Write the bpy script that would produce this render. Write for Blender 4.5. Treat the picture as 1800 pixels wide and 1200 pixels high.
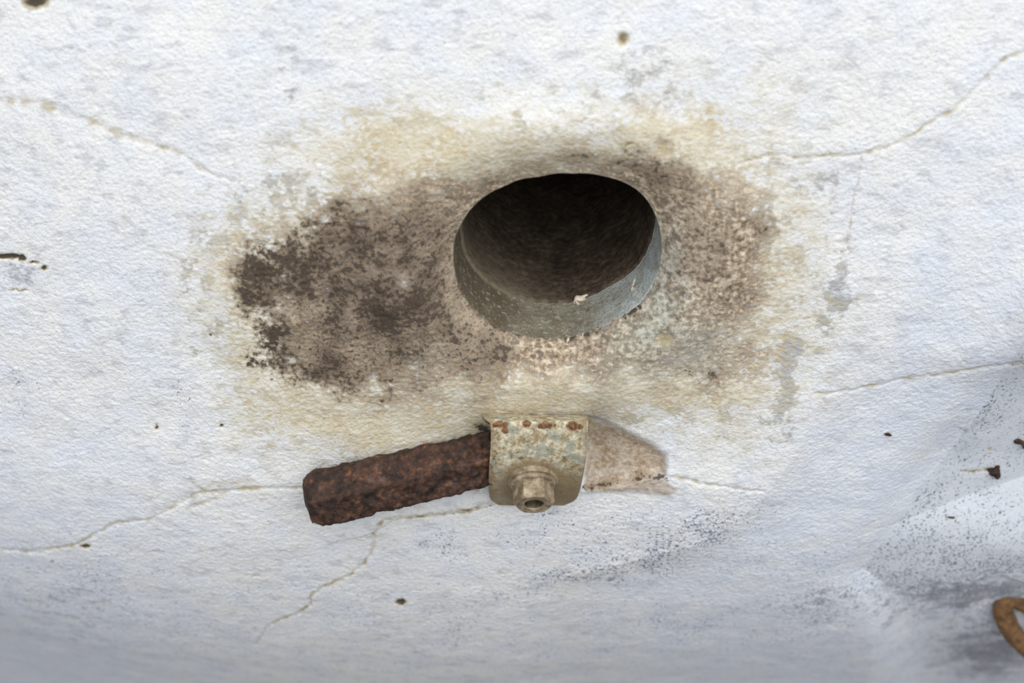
import bpy, math, random
import numpy as np
from mathutils import Vector, Matrix
from mathutils.bvhtree import BVHTree

for o in list(bpy.data.objects):
    bpy.data.objects.remove(o)
S = bpy.context.scene
COL = S.collection
random.seed(4)

# ------------------------------------------------------------------ camera
# world units are metres: x right, z up, the wall stands around y = 0 and faces -y
PITCH = math.radians(32.0)          # the photographer looks down on the wall
DIST = 0.66
LENS = 50.0
CAM = np.array([0.0, -math.cos(PITCH) * DIST, math.sin(PITCH) * DIST])
cd = bpy.data.cameras.new('camera')
cam = bpy.data.objects.new('camera', cd)
COL.objects.link(cam)
cam.location = CAM
cam.rotation_euler = (math.pi / 2 - PITCH, 0, 0)
cd.sensor_width = 36.0
cd.lens = LENS
cd.clip_start = 0.01
cd.dof.use_dof = True
cd.dof.focus_distance = 0.68
cd.dof.aperture_fstop = 5.6
S.camera = cam

# ------------------------------------------------------------------ world and light
S.view_settings.view_transform = 'Standard'
S.view_settings.look = 'None'
S.view_settings.gamma = 1.0
S.view_settings.use_curve_mapping = False
S.view_settings.exposure = 0.0

def lin(r, g, b):
    f = lambda c: (c / 255 / 12.92) if c <= 10 else ((c / 255 + 0.055) / 1.055) ** 2.4
    return (f(r), f(g), f(b), 1.0)

w = bpy.data.worlds.new('sky')
S.world = w
w.use_nodes = True
wn, wl = w.node_tree.nodes, w.node_tree.links
tc = wn.new('ShaderNodeTexCoord')
sx = wn.new('ShaderNodeSeparateXYZ')
wl.new(tc.outputs['Generated'], sx.inputs[0])
rp = wn.new('ShaderNodeValToRGB')
mp = wn.new('ShaderNodeMapRange')
mp.inputs['From Min'].default_value = -1
mp.inputs['From Max'].default_value = 1
wl.new(sx.outputs['Z'], mp.inputs['Value'])
wl.new(mp.outputs[0], rp.inputs[0])
e = rp.color_ramp.elements
e[0].position = 0.44; e[0].color = (0.30, 0.30, 0.305, 1)      # pale ground
e[1].position = 0.56; e[1].color = (0.83, 0.90, 1.0, 1)      # overcast sky
wl.new(rp.outputs[0], wn['Background'].inputs['Color'])
wn['Background'].inputs['Strength'].default_value = 0.72

sd = bpy.data.lights.new('sun', 'SUN')
sun = bpy.data.objects.new('sun', sd)
COL.objects.link(sun)
sd.energy = 2.75
sd.angle = math.radians(75)
sd.color = (1.0, 0.99, 0.97)
sun.rotation_euler = Vector((-0.12, 0.62, -0.78)).to_track_quat('-Z', 'Y').to_euler()

# ------------------------------------------------------------------ projection helpers
FPX = LENS / 36.0 * 1800
CR = np.array([1.0, 0, 0])
CU = np.array([0, math.sin(PITCH), math.cos(PITCH)])
CF = np.array([0, math.cos(PITCH), -math.sin(PITCH)])

def project(x, y, z):
    dx, dy, dz = x - CAM[0], y - CAM[1], z - CAM[2]
    d = dy * CF[1] + dz * CF[2]
    d = np.maximum(d, 0.02)
    u = 900 + FPX * dx / d
    v = 600 - FPX * (dy * CU[1] + dz * CU[2]) / d
    return u, v

def ray(u, v):
    return CF + CR * ((u - 900) / FPX) + CU * ((600 - v) / FPX)

def at_y(u, v, y):
    """point of the line of sight (u, v) at depth y (metres)"""
    r = ray(u, v)
    return CAM + r * ((y - CAM[1]) / r[1])

# ------------------------------------------------------------------ numeric noise and distance fields
_rng = np.random.RandomState(11)
_P = _rng.permutation(1024)
_P = np.concatenate([_P, _P, _P])
_A = _rng.rand(1024) * 2 * np.pi
_GX, _GY = np.cos(_A), np.sin(_A)
_G3 = _rng.normal(size=(1024, 3)); _G3 /= np.linalg.norm(_G3, axis=1)[:, None]

def perlin(x, y):
    xi = np.floor(x).astype(np.int64); yi = np.floor(y).astype(np.int64)
    xf, yf = x - xi, y - yi
    xi &= 1023; yi &= 1023
    u = xf * xf * xf * (xf * (xf * 6 - 15) + 10)
    v = yf * yf * yf * (yf * (yf * 6 - 15) + 10)
    def g(ix, iy, fx, fy):
        h = _P[_P[ix & 1023] + (iy & 1023)]
        return _GX[h] * fx + _GY[h] * fy
    a = g(xi, yi, xf, yf); b = g(xi + 1, yi, xf - 1, yf)
    c = g(xi, yi + 1, xf, yf - 1); d = g(xi + 1, yi + 1, xf - 1, yf - 1)
    return (a + u * (b - a)) * (1 - v) + (c + u * (d - c)) * v

def fbm(x, y, o=3, gain=0.5):
    r = 0; a = 1.0
    for i in range(o):
        r = r + a * perlin(x + 17.3 * i, y - 9.1 * i)
        x = x * 2.03; y = y * 2.03; a *= gain
    return r

def perlin3(p):
    pi = np.floor(p).astype(np.int64); f = p - pi
    w_ = f * f * f * (f * (f * 6 - 15) + 10)
    r = 0
    for cx in (0, 1):
        for cy in (0, 1):
            for cz in (0, 1):
                h = _P[_P[_P[(pi[:, 0] + cx) & 1023] + ((pi[:, 1] + cy) & 1023)] + ((pi[:, 2] + cz) & 1023)]
                g = _G3[h]
                d = g[:, 0] * (f[:, 0] - cx) + g[:, 1] * (f[:, 1] - cy) + g[:, 2] * (f[:, 2] - cz)
                wt = (w_[:, 0] if cx else 1 - w_[:, 0]) * (w_[:, 1] if cy else 1 - w_[:, 1]) * (w_[:, 2] if cz else 1 - w_[:, 2])
                r = r + wt * d
    return r

def sstep(a, b, x):
    t = np.clip((x - a) / (b - a), 0, 1)
    return t * t * (3 - 2 * t)

def line_dist(U, V, pts, closed=False):
    """distance to a polyline and the running parameter 0..1 along it"""
    pts = [tuple(p) for p in pts]
    if closed:
        pts = pts + [pts[0]]
    best = np.full(U.shape, 1e9); tt = np.zeros(U.shape)
    n = len(pts) - 1
    for i in range(n):
        (ax, ay), (bx, by) = pts[i], pts[i + 1]
        dx, dy = bx - ax, by - ay
        t = np.clip(((U - ax) * dx + (V - ay) * dy) / (dx * dx + dy * dy + 1e-9), 0, 1)
        d = np.hypot(U - ax - t * dx, V - ay - t * dy)
        m = d < best
        best = np.where(m, d, best)
        tt = np.where(m, (i + t) / n, tt)
    return best, tt

def inside(U, V, pts):
    r = np.zeros(U.shape, bool)
    n = len(pts)
    for i in range(n):
        (ax, ay), (bx, by) = pts[i], pts[(i + 1) % n]
        if ay == by:
            continue
        c = ((ay > V) != (by > V)) & (U < (bx - ax) * (V - ay) / (by - ay) + ax)
        r ^= c
    return r

def poly_sd(U, V, pts):
    """signed distance, positive inside"""
    d, _ = line_dist(U, V, pts, True)
    return np.where(inside(U, V, pts), d, -d)

def blob(U, V, cx, cy, rx, ry, ang=0.0):
    a = math.radians(ang); c, s = math.cos(a), math.sin(a)
    dx, dy = U - cx, V - cy
    p = (dx * c + dy * s) / rx; q = (-dx * s + dy * c) / ry
    return np.exp(-(p * p + q * q))

# ------------------------------------------------------------------ the wall: landmarks traced on its face
RIM = [(797, 455), (803, 412), (820, 377), (852, 346), (897, 324), (950, 310), (1000, 305), (1050, 308), (1095, 320),
       (1130, 342), (1151, 375), (1162, 412), (1164, 445), (1157, 480), (1140, 514), (1110, 545), (1070, 570),
       (1020, 589), (970, 597), (920, 589), (872, 572), (836, 547), (810, 512), (799, 483)]
HC = (980.0, 452.0)
_ra = np.array([math.atan2(v - HC[1], u - HC[0]) for u, v in RIM])
_rr = np.array([math.hypot(v - HC[1], u - HC[0]) for u, v in RIM])
_o = np.argsort(_ra); _ra, _rr = _ra[_o], _rr[_o]
_raw = np.concatenate([_ra - 2 * np.pi, _ra, _ra + 2 * np.pi]); _rrw = np.concatenate([_rr, _rr, _rr])
_fa = np.linspace(-np.pi, np.pi, 721)
_fr = np.interp(_fa, _raw, _rrw)
_k = np.hanning(41); _k /= _k.sum()
_fr = np.convolve(np.concatenate([_fr[-41:-1], _fr, _fr[1:41]]), _k, 'same')[40:-40]

_nz = perlin(np.cos(_fa) * 3.1 + 9, np.sin(_fa) * 3.1) + .7 * perlin(np.cos(_fa) * 9, np.sin(_fa) * 9 + 4) * (np.sin(_fa) > 0) + .4 * perlin(np.cos(_fa) * 22, np.sin(_fa) * 22 + 4) * (np.sin(_fa) > 0)
_fr = _fr + 3.2 * _nz

def rim_r(th):
    return np.interp(th, _fa, _fr)

def hole_rho(U, V):
    du, dv = U - HC[0], V - HC[1]
    return np.hypot(du, dv) / rim_r(np.arctan2(dv, du))

CREASE = [(3200, -1600), (2600, -700), (2150, 0), (1900, 420), (1840, 530), (1800, 595), (1768, 650), (1735, 705), (1690, 765), (1640, 832), (1600, 890), (1562, 938), (1538, 972), (1522, 1000)]
STEP = [(1522, 1000), (1560, 1030), (1625, 1046), (1685, 1030), (1725, 1012), (1765, 1008), (1800, 1020), (1870, 1040), (9000, 1060)]
RIGHT_POLY = CREASE[::-1] + [(9000, -1600), (9000, 1060)] + STEP[::-1]
SCAR = [(1028, 733), (1062, 740), (1112, 762), (1152, 782), (1174, 800), (1172, 834), (1130, 840), (1092, 852), (1060, 858), (1025, 860)]
SCAR_LOW = [(1028, 850), (1092, 846), (1130, 832), (1172, 836), (1190, 856), (1180, 872), (1120, 866), (1028, 866)]
BEND = [(860, 1030), (1000, 1012), (1100, 990), (1200, 965), (1290, 925), (1345, 870), (1400, 800), (1440, 700), (1460, 600), (1480, 300)]
BEND_POLY = BEND + [(9000, 300), (9000, 9000), (860, 9000)]
STAIN = [(408, 470), (470, 410), (560, 365), (650, 322), (740, 295), (840, 300), (900, 278), (1000, 262), (1100, 255),
         (1200, 262), (1280, 305), (1330, 350), (1372, 375), (1362, 470), (1345, 560), (1325, 640), (1285, 690), (1180, 672),
         (1090, 690), (960, 705), (850, 700), (740, 700), (650, 715), (560, 705), (490, 665), (440, 585), (412, 520)]
CRACKS = [  # points, half width at start, half width at end, depth mm, colour strength
    ([(-60, 172), (0, 178), (40, 178), (85, 186), (125, 203), (165, 216), (200, 233), (245, 248), (292, 262), (322, 274), (350, 294), (380, 311), (414, 319)], 16, 3, .6, .42),
    ([(1290, 290), (1330, 278), (1368, 271), (1395, 278), (1450, 274), (1512, 272), (1545, 262), (1582, 250), (1640, 212), (1672, 195), (1700, 170), (1740, 130), (1770, 100), (1800, 92), (1860, 84)], 3, 6, .7, .5),
    ([(1515, 275), (1510, 310), (1500, 350), (1496, 392), (1490, 440)], 3, 3, .5, .4),
    ([(-60, 960), (0, 966), (60, 969), (130, 958), (165, 940), (205, 920), (262, 914), (310, 890), (350, 866), (402, 862), (450, 858), (540, 856)], 4, 4, .9, .5),
    ([(258, 916), (310, 884), (350, 868), (395, 868), (330, 895)], 8, 6, .5, .35),
    ([(334, 843), (346, 858), (372, 866)], 4, 5, .8, .5),
    ([(540, 856), (610, 890), (680, 914)], 3, 3, .4, .2),
    ([(672, 914), (720, 911), (770, 907), (825, 898), (865, 884)], 3, 6, 1.2, .7),
    ([(672, 914), (656, 938), (655, 966), (640, 990), (610, 1014), (572, 1030), (547, 1045), (546, 1062), (520, 1080), (490, 1090), (466, 1106), (450, 1132)], 5, 3, 1.0, .6),
    ([(1180, 836), (1235, 849), (1290, 858), (1342, 863)], 4, 3, 1.0, .45),
    ([(1430, 692), (1500, 686), (1560, 673), (1610, 663), (1652, 661), (1700, 651), (1795, 637)], 3, 4, .9, .5),
    ([(1590, 676), (1620, 664), (1660, 660)], 9, 6, .6, .3),
    ([(1338, 392), (1352, 470), (1340, 545), (1334, 590)], 2.5, 3, .5, .45),
    ([(1040, 880), (1062, 888), (1090, 884)], 2, 2, .4, .35),
    ([(1690, 830), (1715, 828), (1742, 824)], 2.5, 4, .6, 1.0),
    ([(1750, 845), (1760, 872), (1776, 898)], 2, 2, .3, .35),
]
RIMJOINT = [(828, 548), (850, 566), (888, 585), (930, 597), (975, 601), (1022, 592), (1070, 573), (1108, 549), (1132, 524), (1148, 498)]
PITS = [(1095, 70, 11, 13, 1.6, .8), (62, 2, 24, 15, 2.0, 1.3), (1165, 262, 17, 17, 1.2, .5), (1168, 597, 15, 12, 1.2, .7),
        (705, 1058, 10, 6, 1.3, 1.3), (150, 960, 10, 4, 1.0, 1.1), (14, 452, 24, 5, 1.6, 1.5), (78, 471, 6, 5, .9, 1.2), (38, 455, 7, 6, .9, 1.5), (60, 462, 12, 2.5, .5, 1.1), (30, 510, 20, 2, .4, .8),
        (388, 748, 3.5, 4, .5, 1.2), (275, 750, 2.5, 5, .5, 1.0), (370, 590, 3, 3, .4, 1.2), (838, 855, 6, 7, .7, .9), (1060, 935, 3, 3, .4, .5),
        (1092, 508, 0.1, 0.1, 0, 0), (1740, 790, 5, 4, .4, .6), (450, 1012, 12, 3, .4, .5), (1240, 905, 3, 2, .3, .5), (938, 962, 4, 6, .3, .4)]

def h_base(x, z):
    x, z = x * 1000, z * 1000
    zt = np.clip(z + 10, 0, 200)
    h = -0.0007 * zt * zt - 0.28 * np.clip(z - 190, 0, None)
    q = np.clip(-(z + 72), 0, 205)
    h = h - 0.00155 * q * q - 0.635 * np.clip(-(z + 277), 0, 330) - 0.635 * 60 * (1 - np.exp(-np.clip(-(z + 607), 0, None) / 60))
    h = h - 0.0006 * np.clip(-x - 70, 0, 260) ** 2 - 0.31 * 70 * (1 - np.exp(-np.clip(-x - 330, 0, None) / 70)) - 0.00012 * np.clip(x - 60, 0, 300) ** 2
    return h

def h_feat(U, V):
    """relief of the plaster in mm, smooth part"""
    rho = hole_rho(U, V)
    d = np.clip((rho - 1) * 165, 0, 600)
    du_ = np.clip((HC[0] - U) / 200, 0, 1) + np.clip((HC[1] - V) / 200, 0, 1)
    h = -8.5 * np.exp(-(d / (24 + 14 * np.clip(du_, 0, 1))) ** 1.25) + 3.5 * np.exp(-((d - 85) / 60) ** 2)
    # soft swelling that runs across the wall above the clamp
    h = h + 3.0 * np.exp(-((V - 690 - 0.02 * (U - 900)) / 38) ** 2) * np.exp(-((U - 960) / 260) ** 2)
    # hollow round the clamped bar
    dl, t = line_dist(U, V, [(700, 838), (850, 805), (1040, 772)])
    h = h - 7.0 * np.exp(-(dl / 52) ** 2) * sstep(0.0, 0.5, t)
    sd_ = poly_sd(U, V, SCAR)
    h = h - 3.6 * sstep(-5, 16, sd_)
    sd2 = poly_sd(U, V, SCAR_LOW)
    h = h + 1.0 * sstep(-3, 10, sd2)
    # plaster layer ends in a low lip under the bar
    lip = [(560, 960), (655, 935), (690, 913), (760, 908), (825, 899), (880, 884), (900, 884)]
    dl, t = line_dist(U, V, lip)
    ly = np.interp(U, [p[0] for p in lip], [p[1] for p in lip])
    h = h + 1.4 * np.exp(-(dl / 26) ** 2) * (V < ly) * sstep(0, .1, t) * sstep(1, .85, t)
    # bend: right of and below this line the face turns away
    dl, t = line_dist(U, V, BEND)
    below = np.where(inside(U, V, BEND_POLY), dl, 0) * sstep(860, 1120, U) * sstep(620, 860, V)
    h = h - 6.0 * (1 - np.exp(-below / 45))
    # crease towards the smooth side face
    dc, tcr = line_dist(U, V, CREASE)
    rgt = inside(U, V, RIGHT_POLY)
    ds, ts = line_dist(U, V, STEP)
    fade = 1 - 0.62 * sstep(790, 975, V)
    ry = 905 - (U - 1640) * 0.36          # above this line the face leans out and faces down
    hr = -24.0 * fade + 0.115 * np.clip(ry - 10 - V, 0, 330) - 0.015 * np.clip(dc, 0, 400) * fade
    hl = hr * np.exp(-(dc / 46) ** 1.25)
    stepk = sstep(1520, 1640, U)
    hb = stepk * (hr * np.exp(-ds / 300) - 13.0 * sstep(-25, 70, ds) * sstep(0, 12, ds) * np.exp(-ds / 300) + 4 * blob(U, V, 1790, 1150, 120, 60, 35) * sstep(0, 60, ds))
    hb = hb + (1 - stepk) * hr * np.exp(-(np.minimum(ds, dc) / 46) ** 1.25)
    lowside = (~rgt) & (V > 985) & (U > 1400)
    h = h + np.where(rgt, hr, np.where(lowside, hb, hl))
    # gentle trowelled unevenness
    return h

def surface(x, z):
    """smooth wall height (m, towards -y) and photo position of wall points"""
    hb = h_base(x, z)
    u, v = project(x, -hb / 1000, z)
    h = hb + h_feat(u, v)
    for _ in range(2):
        u, v = project(x, -h / 1000, z)
        h = hb + h_feat(u, v)
    u, v = project(x, -h / 1000, z)
    return h / 1000, u, v

def on_wall(u, v, out=0.0):
    """point on the wall's smooth face seen at (u, v), moved out by `out` metres"""
    u = np.atleast_1d(np.array(u, float)); v = np.atleast_1d(np.array(v, float))
    y = np.zeros(u.shape)
    dirs = np.stack([(u - 900) / FPX, np.full(u.shape, CF[1]) + CU[1] * (600 - v) / FPX, np.full(u.shape, CF[2]) + CU[2] * (600 - v) / FPX], 1)
    for i in range(14):
        P = CAM + dirs * ((y - CAM[1]) / dirs[:, 1])[:, None]
        hh = surface(P[:, 0], P[:, 2])[0] + out
        y = 0.4 * y + 0.6 * (-hh)
    P = CAM + dirs * ((y - CAM[1]) / dirs[:, 1])[:, None]
    return P if len(P) > 1 else P[0]

# ------------------------------------------------------------------ node helper
class NT:
    def __init__(s, name):
        s.m = bpy.data.materials.new(name)
        s.m.use_nodes = True
        s.n, s.l = s.m.node_tree.nodes, s.m.node_tree.links
        s.b = s.n['Principled BSDF']
        s.tc = s.n.new('ShaderNodeTexCoord')
    def set(s, sock, v):
        if isinstance(v, bpy.types.NodeSocket):
            s.l.new(v, sock)
        else:
            sock.default_value = v
    def scaled(s, sc):
        m = s.n.new('ShaderNodeMapping'); m.inputs['Scale'].default_value = sc
        s.l.new(s.tc.outputs['Object'], m.inputs[0])
        return m.outputs[0]
    def noise(s, scale, detail=3, rough=0.55, vec=None, dist=0.0):
        n = s.n.new('ShaderNodeTexNoise')
        n.inputs['Scale'].default_value = scale; n.inputs['Detail'].default_value = detail
        n.inputs['Roughness'].default_value = rough; n.inputs['Distortion'].default_value = dist
        s.l.new(vec or s.tc.outputs['Object'], n.inputs['Vector'])
        return n.outputs['Fac']
    def voro(s, scale, feat='F1', vec=None):
        n = s.n.new('ShaderNodeTexVoronoi'); n.inputs['Scale'].default_value = scale; n.feature = feat
        s.l.new(vec or s.tc.outputs['Object'], n.inputs['Vector'])
        return n.outputs['Distance']
    def math(s, op, a, b=0.0, c=0.0):
        n = s.n.new('ShaderNodeMath'); n.operation = op
        s.set(n.inputs[0], a); s.set(n.inputs[1], b); s.set(n.inputs[2], c)
        return n.outputs[0]
    def ss(s, v, a, b, lo=0.0, hi=1.0):
        n = s.n.new('ShaderNodeMapRange'); n.interpolation_type = 'SMOOTHSTEP'
        s.set(n.inputs['Value'], v)
        n.inputs['From Min'].default_value = a; n.inputs['From Max'].default_value = b
        n.inputs['To Min'].default_value = lo; n.inputs['To Max'].default_value = hi
        return n.outputs[0]
    def mix(s, f, a, b):
        n = s.n.new('ShaderNodeMix'); n.data_type = 'RGBA'
        s.set(n.inputs[0], f); s.set(n.inputs[6], a); s.set(n.inputs[7], b)
        return n.outputs[2]
    def ramp(s, f, *stops):
        n = s.n.new('ShaderNodeValToRGB'); el = n.color_ramp.elements
        while len(el) < len(stops): el.new(0.5)
        for e_, (p, c) in zip(el, stops): e_.position = p; e_.color = c
        s.l.new(f, n.inputs[0]); return n.outputs[0]
    def attr(s, name):
        n = s.n.new('ShaderNodeAttribute'); n.attribute_name = name
        q = s.n.new('ShaderNodeSeparateColor'); s.l.new(n.outputs['Color'], q.inputs[0])
        return q.outputs[0], q.outputs[1], q.outputs[2], n.outputs['Alpha']
    def finish(s, color, rough=0.9, bump=None, strength=0.5, dist=0.001, spec=0.3, metal=0.0):
        s.set(s.b.inputs['Base Color'], color); s.set(s.b.inputs['Roughness'], rough)
        s.b.inputs['Specular IOR Level'].default_value = spec
        s.set(s.b.inputs['Metallic'], metal)
        if bump is not None:
            n = s.n.new('ShaderNodeBump'); n.inputs['Strength'].default_value = strength
            n.inputs['Distance'].default_value = dist
            s.l.new(bump, n.inputs['Height']); s.l.new(n.outputs[0], s.b.inputs['Normal'])
        return s.m

# ------------------------------------------------------------------ materials
def plaster_material(name, smooth=False):
    t = NT(name)
    tan, dark, ochre, grey = t.attr('stain')
    crack, bare, speck, green = t.attr('wear')
    strokes = t.scaled((0.6, 1.0, 1.0))
    n1 = t.noise(440, 3, .62)                 # grains about 2 mm
    n2 = t.noise(170, 3, .6, strokes)
    n3 = t.noise(45, 4, .6)
    n4 = t.noise(900, 2, .6)
    sc = t.voro(430)
    c1 = lambda v, k: t.math('MULTIPLY', t.math('SUBTRACT', v, 0.5), k * 2.6)
    gate = lambda m, v: t.math('ADD', m, t.math('MULTIPLY', v, t.ss(m, .02, .32)))
    # limewash, several coats of slightly different white
    base = t.mix(t.ss(n3, .35, .7), lin(233, 232, 229), lin(225, 228, 233))
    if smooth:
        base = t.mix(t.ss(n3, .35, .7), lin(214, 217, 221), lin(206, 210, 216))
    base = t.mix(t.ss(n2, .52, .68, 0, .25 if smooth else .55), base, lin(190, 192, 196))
    base = t.mix(t.ss(n4, .56, .70, 0, .4), base, lin(168, 170, 172))
    base = t.mix(t.math('MULTIPLY', t.attr('coat_sky_tint')[0], .3 if smooth else .7), base, lin(211, 217, 230))  # bluish limewash plus painted sky cast
    # worn grey film with pin holes, and painted shade under the step
    g = gate(grey, t.math('ADD', c1(n2, .7), c1(n1, .6)))
    base = t.mix(t.math('MULTIPLY', t.ss(g, .22, .85), .72), base, lin(140, 141, 148))
    # ochre algae
    o = gate(ochre, t.math('ADD', c1(n2, .55), c1(n1, .5)))
    base = t.mix(t.math('MULTIPLY', t.ss(o, .02, 1.15), .82), base, lin(206, 194, 162))
    base = t.mix(t.math('MULTIPLY', t.ss(gate(ochre, c1(n3, 1.2)), .72, 1.15), t.ss(n1, .46, .58, 0, .38)), base, lin(196, 168, 114))
    # grey green cement smear
    base = t.mix(t.math('MULTIPLY', green, t.ss(n2, .25, .6, .3, .85)), base, lin(176, 178, 166))
    # bare brown render where the bar used to lie
    bc = t.ramp(n1, (.3, lin(146, 124, 100)), (.5, lin(178, 158, 134)), (.7, lin(205, 192, 172)))
    base = t.mix(t.math('MULTIPLY', bare, t.ss(n2, .2, .6, .7, 1)), base, bc)
    # brown mould in grains
    grain = t.ramp(t.math('ADD', t.math('MULTIPLY', n1, .65), t.math('MULTIPLY', n2, .35)),
                   (.37, lin(66, 50, 36)), (.45, lin(128, 108, 86)), (.53, lin(170, 152, 130)), (.62, lin(218, 202, 180)))
    k = gate(tan, t.math('ADD', c1(n3, .45), t.math('ADD', c1(n2, .45), c1(n1, .45))))
    base = t.mix(t.math('MULTIPLY', t.ss(k, .18, .8), .92), base, grain)
    base = t.mix(t.math('MULTIPLY', green, t.ss(n2, .35, .55, .25, .9)), base, t.mix(t.ss(n1, .4, .6), lin(150, 148, 132), lin(188, 188, 176)))
    k = gate(dark, t.math('ADD', c1(n3, .9), t.math('ADD', c1(n2, .7), c1(n1, 1.3))))
    base = t.mix(t.math('MULTIPLY', t.ss(k, .25, 1.05), .9), base, lin(54, 43, 36))
    # cracks and chips
    k = t.math('MULTIPLY', crack, t.ss(n1, .2, .6, .6, 1.0))
    base = t.mix(t.ss(k, .02, .75), base, t.mix(t.ss(k, .5, 1.0), lin(186, 172, 138), lin(80, 73, 64)))
    # fine dark specks of bare wall
    n5 = t.noise(760, 2, .5, dist=.8)
    s1 = t.math('ADD', t.math('MULTIPLY', speck, .16), t.math('ADD', c1(n5, .38), c1(n3, .10)))
    s1 = t.math('MULTIPLY', t.ss(s1, .175, .25), t.ss(speck, .02, .25))
    base = t.mix(t.math('MULTIPLY', s1, .85), base, lin(112, 114, 122))
    n6 = t.noise(720, 2, .55, t.scaled((.75, 1, 1)))
    bump = t.math('ADD', t.math('MULTIPLY', n6, .7), t.math('ADD', t.math('MULTIPLY', n4, .35), t.math('MULTIPLY', n1, .25)))
    return t.finish(base, .92, bump, .25 if smooth else .6, .0013, .2)

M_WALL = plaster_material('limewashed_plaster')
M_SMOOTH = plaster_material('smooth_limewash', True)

def rust_material(name, c0, c1_, c2, c3, sc=1.0):
    t = NT(name)
    a = t.noise(300 * sc, 5, .7); b = t.noise(90 * sc, 4, .6); d = t.noise(900 * sc, 2, .6)
    v = t.voro(210 * sc)
    col = t.ramp(t.math('ADD', t.math('MULTIPLY', a, .7), t.math('MULTIPLY', b, .3)), (.34, c0), (.46, c1_), (.56, c2), (.70, c3))
    col = t.mix(t.ss(b, .56, .70, 0, .45), col, lin(112, 90, 86))
    col = t.mix(t.math('MULTIPLY', t.ss(v, .30, .08), t.ss(a, .47, .62, 0, .45)), col, lin(150, 90, 46))
    bump = t.math('ADD', t.math('MULTIPLY', a, .7), t.math('ADD', t.math('MULTIPLY', d, .2), t.math('MULTIPLY', v, -.5)))
    return t.finish(col, t.ss(a, .3, .7, .55, .9), bump, .9, .0016, .4)

M_RUST = rust_material('flaking_rust', lin(24, 16, 12), lin(48, 32, 24), lin(80, 54, 40), lin(140, 96, 64))
M_RING = rust_material('brown_rust', lin(62, 42, 26), lin(98, 70, 46), lin(124, 92, 58), lin(172, 128, 48))

def clamp_material():
    t = NT('weathered_zinc')
    rust, dirt, _, _ = t.attr('wear')
    a = t.noise(330, 4, .7); b = t.noise(150, 4, .7, dist=.6); d = t.noise(800, 2)
    col = t.ramp(a, (.36, lin(112, 98, 74)), (.45, lin(168, 152, 120)), (.54, lin(196, 186, 158)), (.64, lin(222, 214, 192)))
    col = t.mix(t.ss(b, .52, .60, 0, .7), col, lin(150, 156, 144))
    col = t.mix(t.ss(b, .46, .38, 0, .75), col, lin(150, 130, 98))
    col = t.mix(t.math('MULTIPLY', dirt, t.ss(a, .3, .6, .5, .95)), col, lin(136, 116, 86))
    k = t.math('MULTIPLY', rust, t.math('ADD', 1.0, t.math('MULTIPLY', t.math('SUBTRACT', a, .5), 4.5)))
    col = t.mix(t.ss(k, .3, .7), col, t.mix(t.ss(d, .4, .6), lin(86, 54, 32), lin(134, 96, 60)))
    bump = t.math('ADD', a, t.math('MULTIPLY', d, .25))
    return t.finish(col, .7, bump, .5, .0008, .35)

M_CLAMP = clamp_material()

def metal_material(name, c0, c1_, c2):
    t = NT(name)
    a = t.noise(240, 4, .65); d = t.noise(900, 2)
    col = t.ramp(a, (.36, c0), (.52, c1_), (.68, c2))
    return t.finish(col, .6, t.math('ADD', a, t.math('MULTIPLY', d, .3)), .4, .0006, .4)

M_NUT = metal_material('dull_brown_metal', lin(112, 96, 74), lin(146, 129, 104), lin(178, 163, 138))
M_BOREHOLE = metal_material('oily_metal', lin(58, 50, 38), lin(88, 76, 58), lin(110, 100, 82))

def mouth_material():
    t = NT('grey_cement')
    dirt, blue_lit, _, _ = t.attr('wear')
    a = t.noise(420, 3, .6); b = t.noise(90, 4, .6); n4 = t.noise(1200, 2)
    col = t.mix(t.ss(b, .35, .65), lin(118, 109, 90), lin(146, 142, 124))
    col = t.mix(t.math('MULTIPLY', blue_lit, t.ss(b, .3, .6, .5, 1)), col, lin(200, 209, 207))
    col = t.mix(t.math('MULTIPLY', dirt, t.ss(a, .3, .62, .55, 1)), col, lin(92, 78, 60))
    col = t.mix(t.ss(a, .52, .66, 0, .6), col, lin(172, 170, 154))
    col = t.mix(t.ss(n4, .54, .66, 0, .75), col, lin(78, 68, 54))
    return t.finish(col, .85, t.math('ADD', a, b), .5, .0012, .25)

M_MOUTH = mouth_material()

def bore_material():
    t = NT('dark_pipe_scale')
    a = t.noise(300, 4, .65); b = t.noise(60, 4, .6)
    col = t.ramp(t.math('ADD', t.math('MULTIPLY', a, .6), t.math('MULTIPLY', b, .4)), (.38, lin(50, 41, 33)), (.52, lin(80, 68, 56)), (.66, lin(118, 104, 88)))
    front_light, _, _, _ = t.attr('wear')
    col = t.mix(t.math('MULTIPLY', front_light, t.ss(a, .3, .6, .6, 1)), col, lin(124, 113, 95))
    return t.finish(col, .9, a, .6, .0015, .2)

M_BORE = bore_material()

def simple(name, a, b, sc=600, rough=.85):
    t = NT(name)
    n = t.noise(sc, 3)
    return t.finish(t.mix(t.ss(n, .35, .65), a, b), rough, n, .4, .0004)

M_HUSK = simple('dark_husk', lin(48, 32, 22), lin(88, 60, 40))
M_SILK = simple('dusty_silk', lin(196, 178, 156), lin(228, 216, 198))

# ------------------------------------------------------------------ object helpers
def link(o, parent=None):
    COL.objects.link(o)
    if parent is not None:
        o.parent = parent
    return o

def mesh_obj(name, verts, faces, mat, parent=None, smooth=True):
    me = bpy.data.meshes.new(name)
    me.from_pydata([tuple(map(float, v)) for v in verts], [], faces)
    me.materials.append(mat)
    if smooth:
        me.polygons.foreach_set('use_smooth', [True] * len(me.polygons))
    me.update()
    return link(bpy.data.objects.new(name, me), parent)

def tag(o, label, cat, group=None):
    o['label'] = label; o['category'] = cat
    if group: o['group'] = group
    return o

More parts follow.
